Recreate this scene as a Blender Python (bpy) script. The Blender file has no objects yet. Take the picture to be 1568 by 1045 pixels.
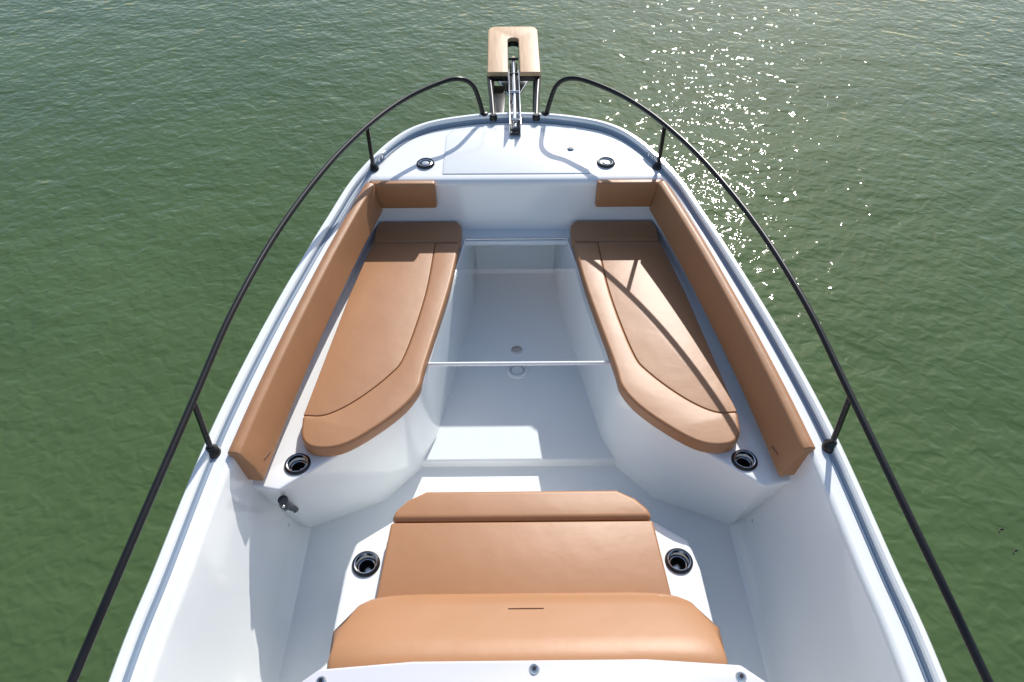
import bpy, bmesh, math, random
from mathutils import Vector, Matrix
random.seed(4)
S=bpy.context.scene
S.view_settings.view_transform='Standard'; S.view_settings.look='None'; S.view_settings.exposure=0

# ---------------------------------------------------------------- materials
def mat(name, col, rough=.4, metal=0, coat=0, bumps=(), var=0, varscale=3, spec=.5):
    m=bpy.data.materials.new(name); m.use_nodes=True
    nt=m.node_tree; b=nt.nodes['Principled BSDF']
    b.inputs['Base Color'].default_value=(*col,1)
    b.inputs['Roughness'].default_value=rough
    b.inputs['Metallic'].default_value=metal
    b.inputs['Coat Weight'].default_value=coat
    b.inputs['Coat Roughness'].default_value=.08
    b.inputs['Specular IOR Level'].default_value=spec
    tc=nt.nodes.new('ShaderNodeTexCoord')
    if var:
        n=nt.nodes.new('ShaderNodeTexNoise'); n.inputs['Scale'].default_value=varscale; n.inputs['Detail'].default_value=6
        nt.links.new(tc.outputs['Object'],n.inputs['Vector'])
        r=nt.nodes.new('ShaderNodeMix'); r.data_type='RGBA'
        r.inputs[6].default_value=(*[c*(1-var) for c in col],1); r.inputs[7].default_value=(*[min(1,c*(1+var)) for c in col],1)
        nt.links.new(n.outputs['Fac'],r.inputs[0]); nt.links.new(r.outputs[2],b.inputs['Base Color'])
    prev=None
    for sc,st,dist in bumps:
        n=nt.nodes.new('ShaderNodeTexNoise'); n.inputs['Scale'].default_value=sc; n.inputs['Detail'].default_value=3
        nt.links.new(tc.outputs['Object'],n.inputs['Vector'])
        bp=nt.nodes.new('ShaderNodeBump'); bp.inputs['Strength'].default_value=st; bp.inputs['Distance'].default_value=dist
        nt.links.new(n.outputs['Fac'],bp.inputs['Height'])
        if prev: nt.links.new(prev.outputs['Normal'],bp.inputs['Normal'])
        prev=bp
    if prev: nt.links.new(prev.outputs['Normal'],b.inputs['Normal'])
    return m
GEL=mat('white_gelcoat',(.87,.89,.882),.18,coat=.6,var=.012,bumps=[(2.5,.2,.01)])
FLOOR=mat('nonskid_gelcoat',(.87,.89,.882),.5,var=.02,bumps=[(350,.35,.002)])
CONS=mat('console_gelcoat',(.58,.58,.64),.3,coat=.3,var=.03)
VIN=mat('tan_vinyl',(.385,.188,.086),.46,var=.06,varscale=5,bumps=[(6,.25,.012),(420,.25,.0012)])
SEAM=mat('seam_thread',(.20,.09,.05),.7)
BLK=mat('black_coated_steel',(.008,.008,.009),.3,spec=.35)
DARK=mat('black_plastic',(.012,.012,.014),.35)
WEED=mat('seaweed_brown',(.02,.02,.012),.6)
CHR=mat('stainless_steel',(.60,.62,.64),.16,metal=1)
GREY=mat('grey_sealant',(.50,.53,.56),.6)
TOE_SHADE=mat('blue_grey_toe_rail_shade',(.26,.33,.42),.5)  # strip colour standing in for shade along the toe-rail
def wood():
    m=mat('teak_wood',(.62,.42,.26),.5)
    nt=m.node_tree;b=nt.nodes['Principled BSDF']
    tc=nt.nodes.new('ShaderNodeTexCoord'); mp=nt.nodes.new('ShaderNodeMapping'); mp.inputs['Scale'].default_value=(60,3,10)
    n=nt.nodes.new('ShaderNodeTexNoise'); n.inputs['Scale'].default_value=1.5; n.inputs['Detail'].default_value=5
    cr=nt.nodes.new('ShaderNodeValToRGB'); cr.color_ramp.elements[0].color=(.46,.28,.15,1); cr.color_ramp.elements[1].color=(.62,.42,.25,1)
    cr.color_ramp.elements[0].position=.3; cr.color_ramp.elements[1].position=.7
    nt.links.new(tc.outputs['Object'],mp.inputs[0]);nt.links.new(mp.outputs[0],n.inputs['Vector']);nt.links.new(n.outputs['Fac'],cr.inputs[0]);nt.links.new(cr.outputs[0],b.inputs['Base Color'])
    return m
WOOD=wood()
def acrylic():
    m=bpy.data.materials.new('clear_acrylic'); m.use_nodes=True; nt=m.node_tree; nt.nodes.clear()
    o=nt.nodes.new('ShaderNodeOutputMaterial'); mx=nt.nodes.new('ShaderNodeMixShader'); t=nt.nodes.new('ShaderNodeBsdfTransparent'); g=nt.nodes.new('ShaderNodeBsdfGlossy')
    t.inputs[0].default_value=(.91,.955,.975,1); g.inputs['Roughness'].default_value=.03
    mx.inputs[0].default_value=.07
    nt.links.new(t.outputs[0],mx.inputs[1]); nt.links.new(g.outputs[0],mx.inputs[2]); nt.links.new(mx.outputs[0],o.inputs[0]); return m
ACR=acrylic()

# ---------------------------------------------------------------- helpers
def empty(name):
    e=bpy.data.objects.new(name,None); S.collection.objects.link(e); e.empty_display_size=.1; return e
def obj(name,verts,faces,m,parent=None):
    me=bpy.data.meshes.new(name); me.from_pydata([tuple(v) for v in verts],[],faces); me.materials.append(m)
    bm=bmesh.new(); bm.from_mesh(me); bmesh.ops.remove_doubles(bm,verts=bm.verts,dist=1e-5); bmesh.ops.recalc_face_normals(bm,faces=bm.faces); bm.to_mesh(me); bm.free()
    o=bpy.data.objects.new(name,me); S.collection.objects.link(o)
    if parent: o.parent=parent
    return o
def finalize(o,ang=40):
    bpy.context.view_layer.update()
    dg=bpy.context.evaluated_depsgraph_get()
    me=bpy.data.meshes.new_from_object(o.evaluated_get(dg)); o.modifiers.clear(); o.data=me
    for p in me.polygons: p.use_smooth=True
    me.set_sharp_from_angle(angle=math.radians(ang)); return o
def bevel(o,w,seg=4,ang=30):
    b=o.modifiers.new('b','BEVEL'); b.width=w; b.segments=seg; b.limit_method='ANGLE'; b.angle_limit=math.radians(ang); b.use_clamp_overlap=True; return o
def cut(o,x,y,r,z0,z1):
    bm=bmesh.new(); bmesh.ops.create_cone(bm,cap_ends=True,segments=40,radius1=r,radius2=r,depth=z1-z0,matrix=Matrix.Translation((x,y,(z0+z1)/2)))
    me=bpy.data.meshes.new('c'); bm.to_mesh(me); bm.free()
    c=bpy.data.objects.new('c',me); S.collection.objects.link(c)
    md=o.modifiers.new('x','BOOLEAN'); md.operation='DIFFERENCE'; md.object=c; md.solver='EXACT'
    bpy.context.view_layer.update(); dg=bpy.context.evaluated_depsgraph_get()
    m2=bpy.data.meshes.new_from_object(o.evaluated_get(dg)); o.modifiers.clear(); o.data=m2
    bpy.data.objects.remove(c)
def loft(name,secs,m,parent=None,closed=False,caps=False):
    n=len(secs[0]); V=[p for s in secs for p in s]; F=[]
    for i in range(len(secs)-1):
        for j in range(n if closed else n-1):
            k=(j+1)%n
            F.append((i*n+j,i*n+k,(i+1)*n+k,(i+1)*n+j))
    if caps: F.append(tuple(range(n))); F.append(tuple((len(secs)-1)*n+j for j in range(n)))
    return obj(name,V,F,m,parent)
def prism(name,poly,z0,z1,m,parent=None,bw=.01,seg=3,top=None):
    zt=(lambda x,y:z1) if not callable(z1) else z1
    t=top or poly
    n=len(poly)
    V=[(x,y,z0) for x,y in poly]+[(x,y,zt(x,y)) for x,y in t]
    F=[tuple(range(n)),tuple(range(n,2*n))]+[(i,(i+1)%n,n+(i+1)%n,n+i) for i in range(n)]
    o=obj(name,V,F,m,parent)
    if bw: bevel(o,bw,seg)
    return finalize(o)
def cat(pts,k=6):
    P=[Vector(p) for p in pts]; P=[P[0]*2-P[1]]+P+[P[-1]*2-P[-2]]; out=[]
    for i in range(1,len(P)-2):
        for j in range(k):
            t=j/k; a,b,c,d=P[i-1],P[i],P[i+1],P[i+2]
            out.append(.5*((2*b)+(c-a)*t+(2*a-5*b+4*c-d)*t*t+(3*b-a-3*c+d)*t**3))
    out.append(P[-2]); return out
def tube(name,pts,r,m,parent=None,k=8,smooth=True):
    P=cat(pts,k) if smooth else [Vector(p) for p in pts]
    secs=[]; up=None
    for i,p in enumerate(P):
        t=(P[min(i+1,len(P)-1)]-P[max(i-1,0)]).normalized()
        if up is None: up=t.orthogonal().normalized()
        up=(up-t*up.dot(t)).normalized(); s=t.cross(up)
        secs.append([p+r*(math.cos(a)*up+math.sin(a)*s) for a in [2*math.pi*q/14 for q in range(14)]])
    return finalize(loft(name,secs,m,parent,closed=True,caps=True),60)
def lathe(name,prof,loc,m,parent=None,axis=None,n=36):
    secs=[[Vector((r*math.cos(2*math.pi*i/n),r*math.sin(2*math.pi*i/n),z)) for i in range(n)] for r,z in prof]
    if axis:
        q=Vector((0,0,1)).rotation_difference(Vector(axis)); secs=[[q@p for p in s] for s in secs]
    secs=[[p+Vector(loc) for p in s] for s in secs]
    return finalize(loft(name,secs,m,parent,closed=True,caps=False),45)
def mir(poly,s): return [(s*x,y) for x,y in poly]

# ---------------------------------------------------------------- boat shape
def zg(y): return 1.03+max(y-.77,-.5)*.08
OUT=cat([(1.08,-3.2),(1.17,-1.5),(1.205,0),(1.2,.77),(1.175,1.11),(1.145,1.5),(1.110,1.78),(1.047,2.14),(.965,2.52),(.892,2.82),(.81,3.12),(.665,3.42),(.50,3.585),(.25,3.665),(0,3.69)],8)
ST=[]
for i,p in enumerate(OUT):
    t=(OUT[min(i+1,len(OUT)-1)]-OUT[max(i-1,0)]).normalized()
    n=Vector((-t.y,t.x))
    if i==len(OUT)-1: n=Vector((0,-1))
    ST.append((p,n))
def W(y): return .09 if y<2.0 else max(.05,.09-(y-2.0)*.04)
def off(p,n,o): return (max(0,p.x+n.x*o),p.y+n.y*o) if p.x>0 else (0,p.y+n.y*o)

boat=empty('motor_boat')
for s in (1,-1):
    secs=[]
    for p,n in ST:
        z=zg(p.y); k=max(0,(p.y-1)/2.7); r1=.55*k*k; r2=.12*k*k
        q=[]
        q.append((0,p.y-r1*1.3,-.45+.25*k*k)); q.append((p.x*.80,p.y-r1,-.12)); 
        q.append((p.x*.86,p.y-r1*.8,.25)); q.append((p.x*.95,p.y-r2*1.2,.75))
        for o,dz in ((0,-.09),(-.02,-.08),(-.024,-.055),(-.02,-.03),(-.003,-.02),(-.001,.026),(.006,.034),(.022,.034),(.030,.028),(.036,.001),(.044,-.001)):
            x,y=off(p,n,o); q.append((x,y,z+dz))
        x,y=off(p,n,W(p.y)); q.append((x,y,z)); 
        secs.append([(s*a,b,c) for a,b,c in q])
    finalize(loft('hull_side',secs,GEL,boat),35)
    # blue-grey strip in the channel: shade on the toe-rail's inner face, painted in
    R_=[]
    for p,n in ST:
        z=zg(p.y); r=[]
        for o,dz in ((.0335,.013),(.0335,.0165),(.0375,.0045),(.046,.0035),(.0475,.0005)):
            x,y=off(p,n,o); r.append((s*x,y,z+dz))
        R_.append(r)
    finalize(loft('toe_rail_shade',R_,TOE_SHADE if s>0 else TOE_SHADE,boat),60)
    L=[]
    for p,n in ST:
        if p.y>3.2: break
        w=W(p.y); z=zg(p.y); r=[]
        for o,dz in ((w,0),(w+.008,-.002),(w+.016,-.009),(w+.02,-.022),(w+.04,-.16)):
            x,y=off(p,n,o); r.append((s*x,y,z+dz))
        xb=min(.955,off(p,n,w+.05)[0])
        r.append((s*(xb+.012),p.y,.47)); r.append((s*(xb-.005),p.y,.425)); r.append((s*(xb-.04),p.y,.40))
        L.append(r)
    finalize(loft('liner_wall',L,GEL,boat),50)
prism('transom',[(-1.06,-3.2),(1.06,-3.2),(1.06,-3.1),(-1.06,-3.1)],-.2,.98,GEL,boat)
def xin(y):
    pr=None
    for p,n in ST:
        c=off(p,n,W(p.y))
        if pr and pr[1]<=y<=c[1]: f=(y-pr[1])/(c[1]-pr[1]+1e-9); return pr[0]+(c[0]-pr[0])*f
        pr=c
    return 0
inn=[off(p,n,W(p.y)) for p,n in ST]
row=[(xin(3.16),3.16)]+[c for c in inn if c[1]>3.165]
V=[];F=[]
for x,y in row: V+= [(-x,y,zg(y)),(x,y,zg(y))]
for i in range(len(row)-1): F.append((2*i,2*i+1,2*i+3,2*i+2))
finalize(obj('foredeck',V,F,GEL,boat))
secs=[]
for x in (-.775,-.4,0,.4,.775):
    z=zg(3.16); secs.append([(x,3.162,z),(x,3.145,z-.002),(x,3.132,z-.008),(x,3.124,z-.02),(x,3.12,z-.035),(x,3.12,.87)])
finalize(loft('foredeck_bulkhead',secs,GEL,boat),50)
hp=[(-.372,3.175),(.372,3.175),(.368,3.50),(.33,3.575),(-.33,3.575),(-.368,3.50)]
prism('hatch_gasket',[(x*1.008,y+(.003 if y>3.3 else -.003)) for x,y in hp],1.2,lambda x,y:zg(y)+.0012,GREY,boat,bw=0)
prism('anchor_locker_hatch',hp,1.2,lambda x,y:zg(y)+.004,GEL,boat,bw=.003)
lathe('hatch_latch',[(.0001,.006),(.014,.006),(.018,.003),(.02,0)],(.29,3.38,zg(3.38)+.005),CHR,boat)
lathe('hatch_latch_key',[(.0001,.008),(.012,.008),(.012,.004)],(.29,3.38,zg(3.38)+.005),DARK,boat)

obj('cockpit_floor',[(-1.0,-3.15,.40),(1.0,-3.15,.40),(1.0,3.1,.40),(-1.0,3.1,.40)],[(0,1,2,3)],FLOOR,boat)
prism('raised_floor',[(-.6,1.967),(.6,1.967),(.6,3.0),(.35,3.38),(-.35,3.38),(-.6,3.0)],.35,.45,FLOOR,boat,bw=.012)
prism('well_front_wall',[(-.34,3.32),(.34,3.32),(.34,3.36),(-.34,3.36)],.38,.92,GEL,boat,bw=.0)
prism('well_ledge',[(-.30,3.02),(.30,3.02),(.30,3.15),(-.30,3.15)],.885,.918,GEL,boat,bw=.01)
lathe('table_socket',[(.056,0),(.056,.005),(.050,.010),(.040,.010),(.038,.002),(.0001,.002)],(0,2.53,.45),GEL,boat)
lathe('table_socket_ring',[(.038,.003),(.036,.007),(.032,.007),(.030,.002)],(0,2.53,.45),GREY,boat)
lathe('drain',[(.03,0),(.03,.003),(.02,.004),(.0001,.003)],(0,2.68,.45),CHR,boat)
for s in (-1,1):
    lathe('liner_screw',[(.0001,.003),(.006,.003),(.009,0)],(s*.949,1.55,.60),CHR,boat,axis=(-s,0,0))
prism('builder_plate',[(-.70,1.688),(-.63,1.744),(-.628,1.7455),(-.698,1.6895)],.80,.83,GREY,boat,bw=0)
fp=empty('clear_footwell_panel')
q=[(-.385,2.14),(.385,2.14),(.318,2.62),(.268,3.03),(-.268,3.03),(-.318,2.62)]
obj('acrylic_sheet',[(x,y,.925) for x,y in q],[tuple(range(6))],ACR,fp)
tube('edge_aft',[(-.40,2.135,.926),(.40,2.135,.926)],.009,GEL,fp,smooth=False)
tube('edge_fore',[(-.27,3.03,.926),(.27,3.03,.926)],.006,CHR,fp,smooth=False)
for s in (-1,1): tube('edge_side',[(s*.396,2.14,.924),(s*.328,2.6,.924),(s*.266,3.03,.924)],.006,GEL,fp,smooth=False)

# ---------------------------------------------------------------- cup holders
def cup_holder(x,y,z,r=.05,depth=.07):
    e=empty('cup_holder')
    lathe('rim',[(r-.014,-.004),(r-.013,.006),(r-.008,.010),(r-.003,.008),(r,.002),(r,-.001)],(x,y,z),DARK,e)
    lathe('trim_ring',[(r-.0145,-.006),(r-.0135,.009),(r-.0105,.0105),(r-.009,.0095)],(x,y,z),CHR,e)
    lathe('well',[(r-.0135,.001),(r-.015,-depth),(.0001,-depth-.001)],(x,y,z),DARK,e)
    lathe('insert_ring',[(r-.018,-.022),(r-.020,-.020),(r-.023,-.022)],(x,y,z),CHR,e)
    lathe('base_disc',[(.015,-depth+.001),(.014,-depth+.02),(.009,-depth+.022),(.0001,-depth+.021)],(x,y,z),CHR,e)
def flush_holder(x,y,z,r=.047):
    e=empty('cup_holder')
    lathe('rim',[(r-.012,.004),(r-.009,.010),(r-.005,.011),(r,.004),(r+.001,-.001)],(x,y,z),DARK,e)
    lathe('trim_ring',[(r-.017,.004),(r-.014,.009),(r-.011,.008)],(x,y,z),CHR,e)
    lathe('well',[(r-.010,.005),(r-.02,.003),(.0001,.002)],(x,y,z),DARK,e)
    lathe('base_disc',[(.02,.002),(.018,.006),(.012,.007),(.0001,.007)],(x,y,z),CHR,e)

# ---------------------------------------------------------------- side benches
for s in (-1,1):
    b=empty('bench_seat')
    T=[(.235,3.33),(.262,3.05),(.33,2.6),(.398,2.128),(.418,1.975),(.522,1.82),(.905,1.50),(1.04,1.53),(.965,2.14),(.88,2.52),(.76,3.10),(.755,3.15),(.33,3.15),(.33,3.33)]
    B=[(.220,3.33),(.242,3.05),(.305,2.6),(.385,2.128),(.45,1.97),(.60,1.80),(.925,1.66),(.98,1.68),(.94,2.14),(.86,2.52),(.74,3.10),(.74,3.15),(.33,3.15),(.33,3.33)]
    o=prism('seat_base',mir(B,s),.36,.92,GEL,b,bw=.014,seg=4,top=mir(T,s))
    cut(o,s*.858,1.62,.036,.84,1.0); finalize(o)
    cup_holder(s*.858,1.62,.92)
    seam=cat([(.413,2.925),(.433,2.53),(.49,2.15),(.543,2.028),(.665,1.888),(.772,1.815),(.860,1.812)],5)
    inner=cat([(.29,2.925),(.324,2.578),(.400,2.09),(.42,1.945),(.50,1.816),(.665,1.672),(.785,1.652),(.845,1.70),(.862,1.80)],5)
    outer=[(.860,1.82),(.785,2.53),(.728,2.925)]
    g=.0002
    main=[(p.x+g,p.y+g) for p in seam]+outer
    bol=[(p.x,p.y) for p in inner]+[(p.x-g,p.y-g) for p in reversed(seam)]
    prism('cushion_panel',mir(main,s),.921,.9815,VIN,b,bw=.0035,seg=4)
    prism('cushion_bolster',mir(bol,s),.921,.983,VIN,b,bw=.018,seg=5)
    prism('cushion_head',mir([(.285,2.93),(.728,2.93),(.728,3.06),(.71,3.115),(.31,3.115),(.282,3.07)],s),.921,.983,VIN,b,bw=.016,seg=5)
    path=cat([(1.050,1.535),(1.013,1.8),(.955,2.14),(.880,2.52),(.812,2.82),(.745,3.085)],6)
    secs=[]
    for i,p in enumerate(path):
        t=(path[min(i+1,len(path)-1)]-path[max(i-1,0)]).normalized(); n=Vector((-t.y,t.x))
        z=zg(p.y)+.015; f=(p.y-1.53)/1.55; zb=max(.945,z-.158); bi=.098-.028*f; r=[]
        for o_,zz in ((-.004,z+.003),(.018,z+.012),(.044,z+.006),(bi-.02,z-.07),(bi,zb+.01),(bi-.01,zb),(.022,zb)):
            r.append((s*(p.x+n.x*o_),p.y+n.y*o_,zz))
        secs.append(r)
    finalize(bevel(loft('side_backrest',secs,VIN,b,closed=True,caps=True),.009,4),50)
    z=zg(3.1)
    prism('end_backrest',mir([(.405,3.078),(.715,3.078),(.745,3.118),(.405,3.118)],s),z-.135,z+.012,VIN,b,bw=.012,seg=4)
    tube('zip_slot',[(s*.958,1.585,1.005),(s*.948,1.63,.995)],.004,SEAM,b,smooth=False)

f=empty('bench_latch')
tube('latch_body',[(-.893,1.485,.885),(-.898,1.492,.845),(-.902,1.510,.80)],.019,DARK,f)
tube('latch_arm',[(-.900,1.505,.81),(-.903,1.54,.74),(-.905,1.57,.68)],.011,DARK,f)
for t in ((-.888,1.463,.875),(-.896,1.492,.80),(-.900,1.548,.69)):
    lathe('latch_stud',[(.0001,.005),(.004,.004),(.006,0),(.006,-.006)],t,CHR,f,axis=(.2,-1,.3),n=16)

# ---------------------------------------------------------------- console & lounge
con=empty('helm_console')
half=[(.40,1.56),(.50,1.48),(.632,1.385),(.655,1.27),(.664,1.0),(.665,.6)]
base=[(-x,y) for x,y in half]+[(x,y) for x,y in reversed(half)]
o=prism('seat_plinth',base,.36,.745,GEL,con,bw=.02,seg=4)
for s in (-1,1): cut(o,s*.578,1.297,.038,.66,.9)
finalize(o)
for s in (-1,1): cup_holder(s*.578,1.297,.745,r=.052)
top=[(-.665,-.6),(.665,-.6),(.665,.45),(.625,.64),(.54,.705),(.3,.722),(-.3,.722),(-.54,.705),(-.625,.64),(-.665,.45)]
prism('console_body',top,.36,1.33,GEL,con,bw=.03,seg=5)
prism('dash_top',[(x*.985,y-.006) for x,y in top],1.322,1.342,CONS,con,bw=.008)
for x,y in ((-.52,.668),(.01,.692),(.525,.668)):
    lathe('screw',[(.0001,.006),(.009,.006),(.013,.002),(.014,0)],(x,y,1.342),CHR,con)
    lathe('screw_recess',[(.0001,.0075),(.005,.0075),(.005,.004)],(x,y,1.342),DARK,con)

lo=empty('console_lounge_seat')
prism('seat_panel',[(-.518,1.08),(.518,1.08),(.493,1.43),(-.493,1.43)],.746,.812,VIN,lo,bw=.010,seg=4)
prism('front_roll',[(-.492,1.434),(.492,1.434),(.485,1.475),(.44,1.525),(.37,1.565),(-.37,1.565),(-.44,1.525),(-.485,1.475)],.746,.820,VIN,lo,bw=.024,seg=6)
prof=[(1.10,.80),(1.092,.88),(1.07,.97),(1.03,1.03),(.99,1.055),(.93,1.08),(.87,1.115),(.82,1.135),(.77,1.135),(.738,1.11),(.735,1.0),(.74,.80)]
wid=[.515,.515,.518,.528,.548,.568,.575,.574,.570,.562,.556,.55]
secs=[]
N=24
for i in range(N+1):
    u=-1+2*i/N
    ed=abs(u)
    secs.append([(u*w,y-(.012*(ed**8)),z-(.02*ed**10)) for (y,z),w in zip(prof,wid)])
finalize(bevel(loft('backrest',secs,VIN,lo,closed=True,caps=True),.018,5,50),60)
tube('embossed_logo',[(-.055,.978,1.0616),(0,.978,1.062),(.055,.978,1.0616)],.0012,SEAM,lo)

# ---------------------------------------------------------------- railings
for s in (-1,1):
    r=empty('bow_railing')
    R=[(1.10,-2.2,1.30),(1.165,-.8,1.30),(1.17,0,1.30),(1.162,.675,1.30),(1.139,.952,1.33),(1.098,1.56,1.37),(1.060,1.967,1.41),(.985,2.41,1.44),(.86,2.84,1.47),(.716,3.176,1.49),(.558,3.436,1.50),(.383,3.61,1.505),(.285,3.655,1.50),(.225,3.668,1.46),(.195,3.672,1.38),(.168,3.672,1.262)]
    tube('top_rail',[(s*x,y,z) for x,y,z in R],.0122,BLK,r,k=8)
    for top_,bot in (((1.098,1.56,1.37),(1.112,1.55,zg(1.55)+.01)),((.716,3.176,1.49),(.728,3.225,zg(3.225)+.003)),((1.17,0,1.3),(1.15,0,zg(0))),((1.12,-1.6,1.3),(1.11,-1.6,zg(0)))):
        tube('stanchion',[(s*top_[0],top_[1],top_[2]),(s*bot[0],bot[1],bot[2])],.0105,BLK,r,smooth=False)
        lathe('foot',[(.0001,.03),(.012,.03),(.016,.022),(.024,.012),(.029,.004),(.03,-.01)],(s*bot[0],bot[1],bot[2]),BLK,r)
    lathe('foot',[(.0001,.012),(.016,.012),(.024,.006),(.025,-.002)],(s*.168,3.672,zg(3.67)+.03),BLK,r)
    flush_holder(s*.465,3.265,zg(3.265))
    c=empty('mooring_cleat'); z=zg(3.29)
    tube('horn',[(s*.725,3.25,z+.03),(s*.712,3.275,z+.034),(s*.69,3.31,z+.034),(s*.675,3.335,z+.03)],.007,CHR,c,k=4)
    for a in (.35,.65): lathe('post',[(.008,.03),(.008,.006),(.016,0)],(s*(.725-.05*a),3.25+.085*a,z),CHR,c)

# ---------------------------------------------------------------- bow platform
pl=empty('bow_platform')
hw=.158
arc=[(hw-.045*(1-math.cos(t)) ,4.66+.07*math.sin(t)) for t in [i*math.pi/2/6 for i in range(7)]]
right=[(.034,4.06),(.155,4.06)]+arc
ins=[(.034*math.cos(t),4.52+.034*math.sin(t)) for t in [i*math.pi/2/5 for i in range(6)]]
poly=right+[(-x,y) for x,y in reversed(right)]+[(-x,y) for x,y in ins][:-1]+list(reversed(ins))
prism('teak_board',poly,1.325,1.352,WOOD,pl,bw=.006)
prism('frame',poly,1.295,1.324,BLK,pl,bw=.004)
for s in (-1,1):
    tube('support_arm',[(s*.118,3.66,1.285),(s*.128,3.85,1.295),(s*.145,4.10,1.31)],.016,BLK,pl)
    tube('lower_strut',[(s*.10,3.62,.75),(s*.12,3.9,1.08),(s*.135,4.3,1.29)],.014,BLK,pl)
    lathe('arm_foot',[(.0001,.02),(.016,.02),(.022,.008),(.022,-.01)],(s*.118,3.655,1.28),BLK,pl)
prism('side_plate',[(-.112,3.70),(-.060,3.70),(-.045,4.06),(-.130,4.06)],1.262,1.270,BLK,pl,bw=.002)
an=empty('anchor_roller')
for s in (-1,1):
    prism('channel_side',mir([(.026,3.50),(.032,3.50),(.032,4.15),(.026,4.15)],s),1.25,1.325,CHR,an,bw=.002)
prism('channel_base',[(-.025,3.50),(.025,3.50),(.025,4.36),(-.025,4.36)],1.262,1.272,DARK,an,bw=.002)
tube('anchor_shank',[(0,3.53,1.285),(0,3.9,1.295),(0,4.25,1.30),(0,4.44,1.27)],.013,CHR,an)
for y in (3.58,3.90,4.13,4.34): tube('roller_pin',[(-.030,y,1.308),(.030,y,1.308)],.008,DARK if y>4 else CHR,an,smooth=False)
prism('anchor_fluke',[(-.03,4.2),(.03,4.2),(.10,4.42),(0,4.62),(-.10,4.42)],1.12,1.14,CHR,an,bw=.004)

# ---------------------------------------------------------------- water
def water():
    bpy.ops.mesh.primitive_plane_add(size=3000,location=(0,0,0)); o=bpy.context.object; o.name='water'
    m=bpy.data.materials.new('sea_water'); m.use_nodes=True; nt=m.node_tree; b=nt.nodes['Principled BSDF']
    b.inputs['Roughness'].default_value=.045; b.inputs['IOR'].default_value=1.333; b.inputs['Specular IOR Level'].default_value=.38
    tc=nt.nodes.new('ShaderNodeTexCoord')
    def noise(sc,det=3,stretch=(1,1,1),rot=.5):
        mp=nt.nodes.new('ShaderNodeMapping'); mp.inputs['Scale'].default_value=stretch; mp.inputs['Rotation'].default_value=(0,0,rot)
        nt.links.new(tc.outputs['Object'],mp.inputs[0])
        n=nt.nodes.new('ShaderNodeTexNoise'); n.inputs['Scale'].default_value=sc; n.inputs['Detail'].default_value=det
        n.inputs['Distortion'].default_value=.4
        nt.links.new(mp.outputs[0],n.inputs['Vector']); return n
    c=noise(.45,6,(1,1.5,1)); cr=nt.nodes.new('ShaderNodeValToRGB')
    cr.color_ramp.elements[0].color=(.055,.094,.036,1); cr.color_ramp.elements[1].color=(.073,.118,.045,1)
    cr.color_ramp.elements[0].position=.3; cr.color_ramp.elements[1].position=.7
    nt.links.new(c.outputs['Fac'],cr.inputs[0]); nt.links.new(cr.outputs[0],b.inputs['Base Color'])
    prev=None
    for sc,det,st,d,rot in ((1.0,1,.4,.05,.5),(3.5,1,.5,.038,.2),(12,1,.6,.0175,.9)):
        n=noise(sc,det,(1,1.15,1),rot); bp=nt.nodes.new('ShaderNodeBump'); bp.inputs['Strength'].default_value=st; bp.inputs['Distance'].default_value=d
        nt.links.new(n.outputs['Fac'],bp.inputs['Height'])
        if prev: nt.links.new(prev.outputs[0],bp.inputs['Normal'])
        prev=bp
    nt.links.new(prev.outputs[0],b.inputs['Normal'])
    o.data.materials.append(m)
water()
sw=empty('floating_seaweed')
for x,y in ((2.39,1.83),(2.43,1.73)):
    a=random.uniform(0,6.3); L=.022; P=[]
    for j in range(4): P.append((x+math.cos(a)*L*j/2,y+math.sin(a)*L*j/2,.002)); a+=random.uniform(-.6,.6)
    tube('strand',P,.003,WEED,sw,k=3)

# ---------------------------------------------------------------- light
EL,AZ=37,17.5
w=bpy.data.worlds.new('World'); S.world=w; w.use_nodes=True; nt=w.node_tree
sk=nt.nodes.new('ShaderNodeTexSky'); sk.sky_type='NISHITA'; sk.sun_disc=False
sk.sun_elevation=math.radians(EL); sk.sun_rotation=math.radians(AZ)
bg=nt.nodes['Background']; bg.inputs['Strength'].default_value=.15; nt.links.new(sk.outputs[0],bg.inputs['Color'])
l=bpy.data.lights.new('sun','SUN'); l.energy=5; l.angle=math.radians(.5); l.color=(1,.96,.90)
so=bpy.data.objects.new('sun',l); S.collection.objects.link(so)
d=Vector((math.sin(math.radians(AZ))*math.cos(math.radians(EL)),math.cos(math.radians(AZ))*math.cos(math.radians(EL)),math.sin(math.radians(EL))))
so.rotation_euler=(-d).to_track_quat('-Z','Y').to_euler(); so.location=d*30

cam=bpy.data.cameras.new('camera'); cam.sensor_width=36; cam.lens=25.25; cam.clip_end=5000; cam.clip_start=.05
co=bpy.data.objects.new('camera',cam); S.collection.objects.link(co)
co.location=(-.053,0,3.2); co.rotation_euler=(math.radians(45),0,math.radians(-.59)); S.camera=co
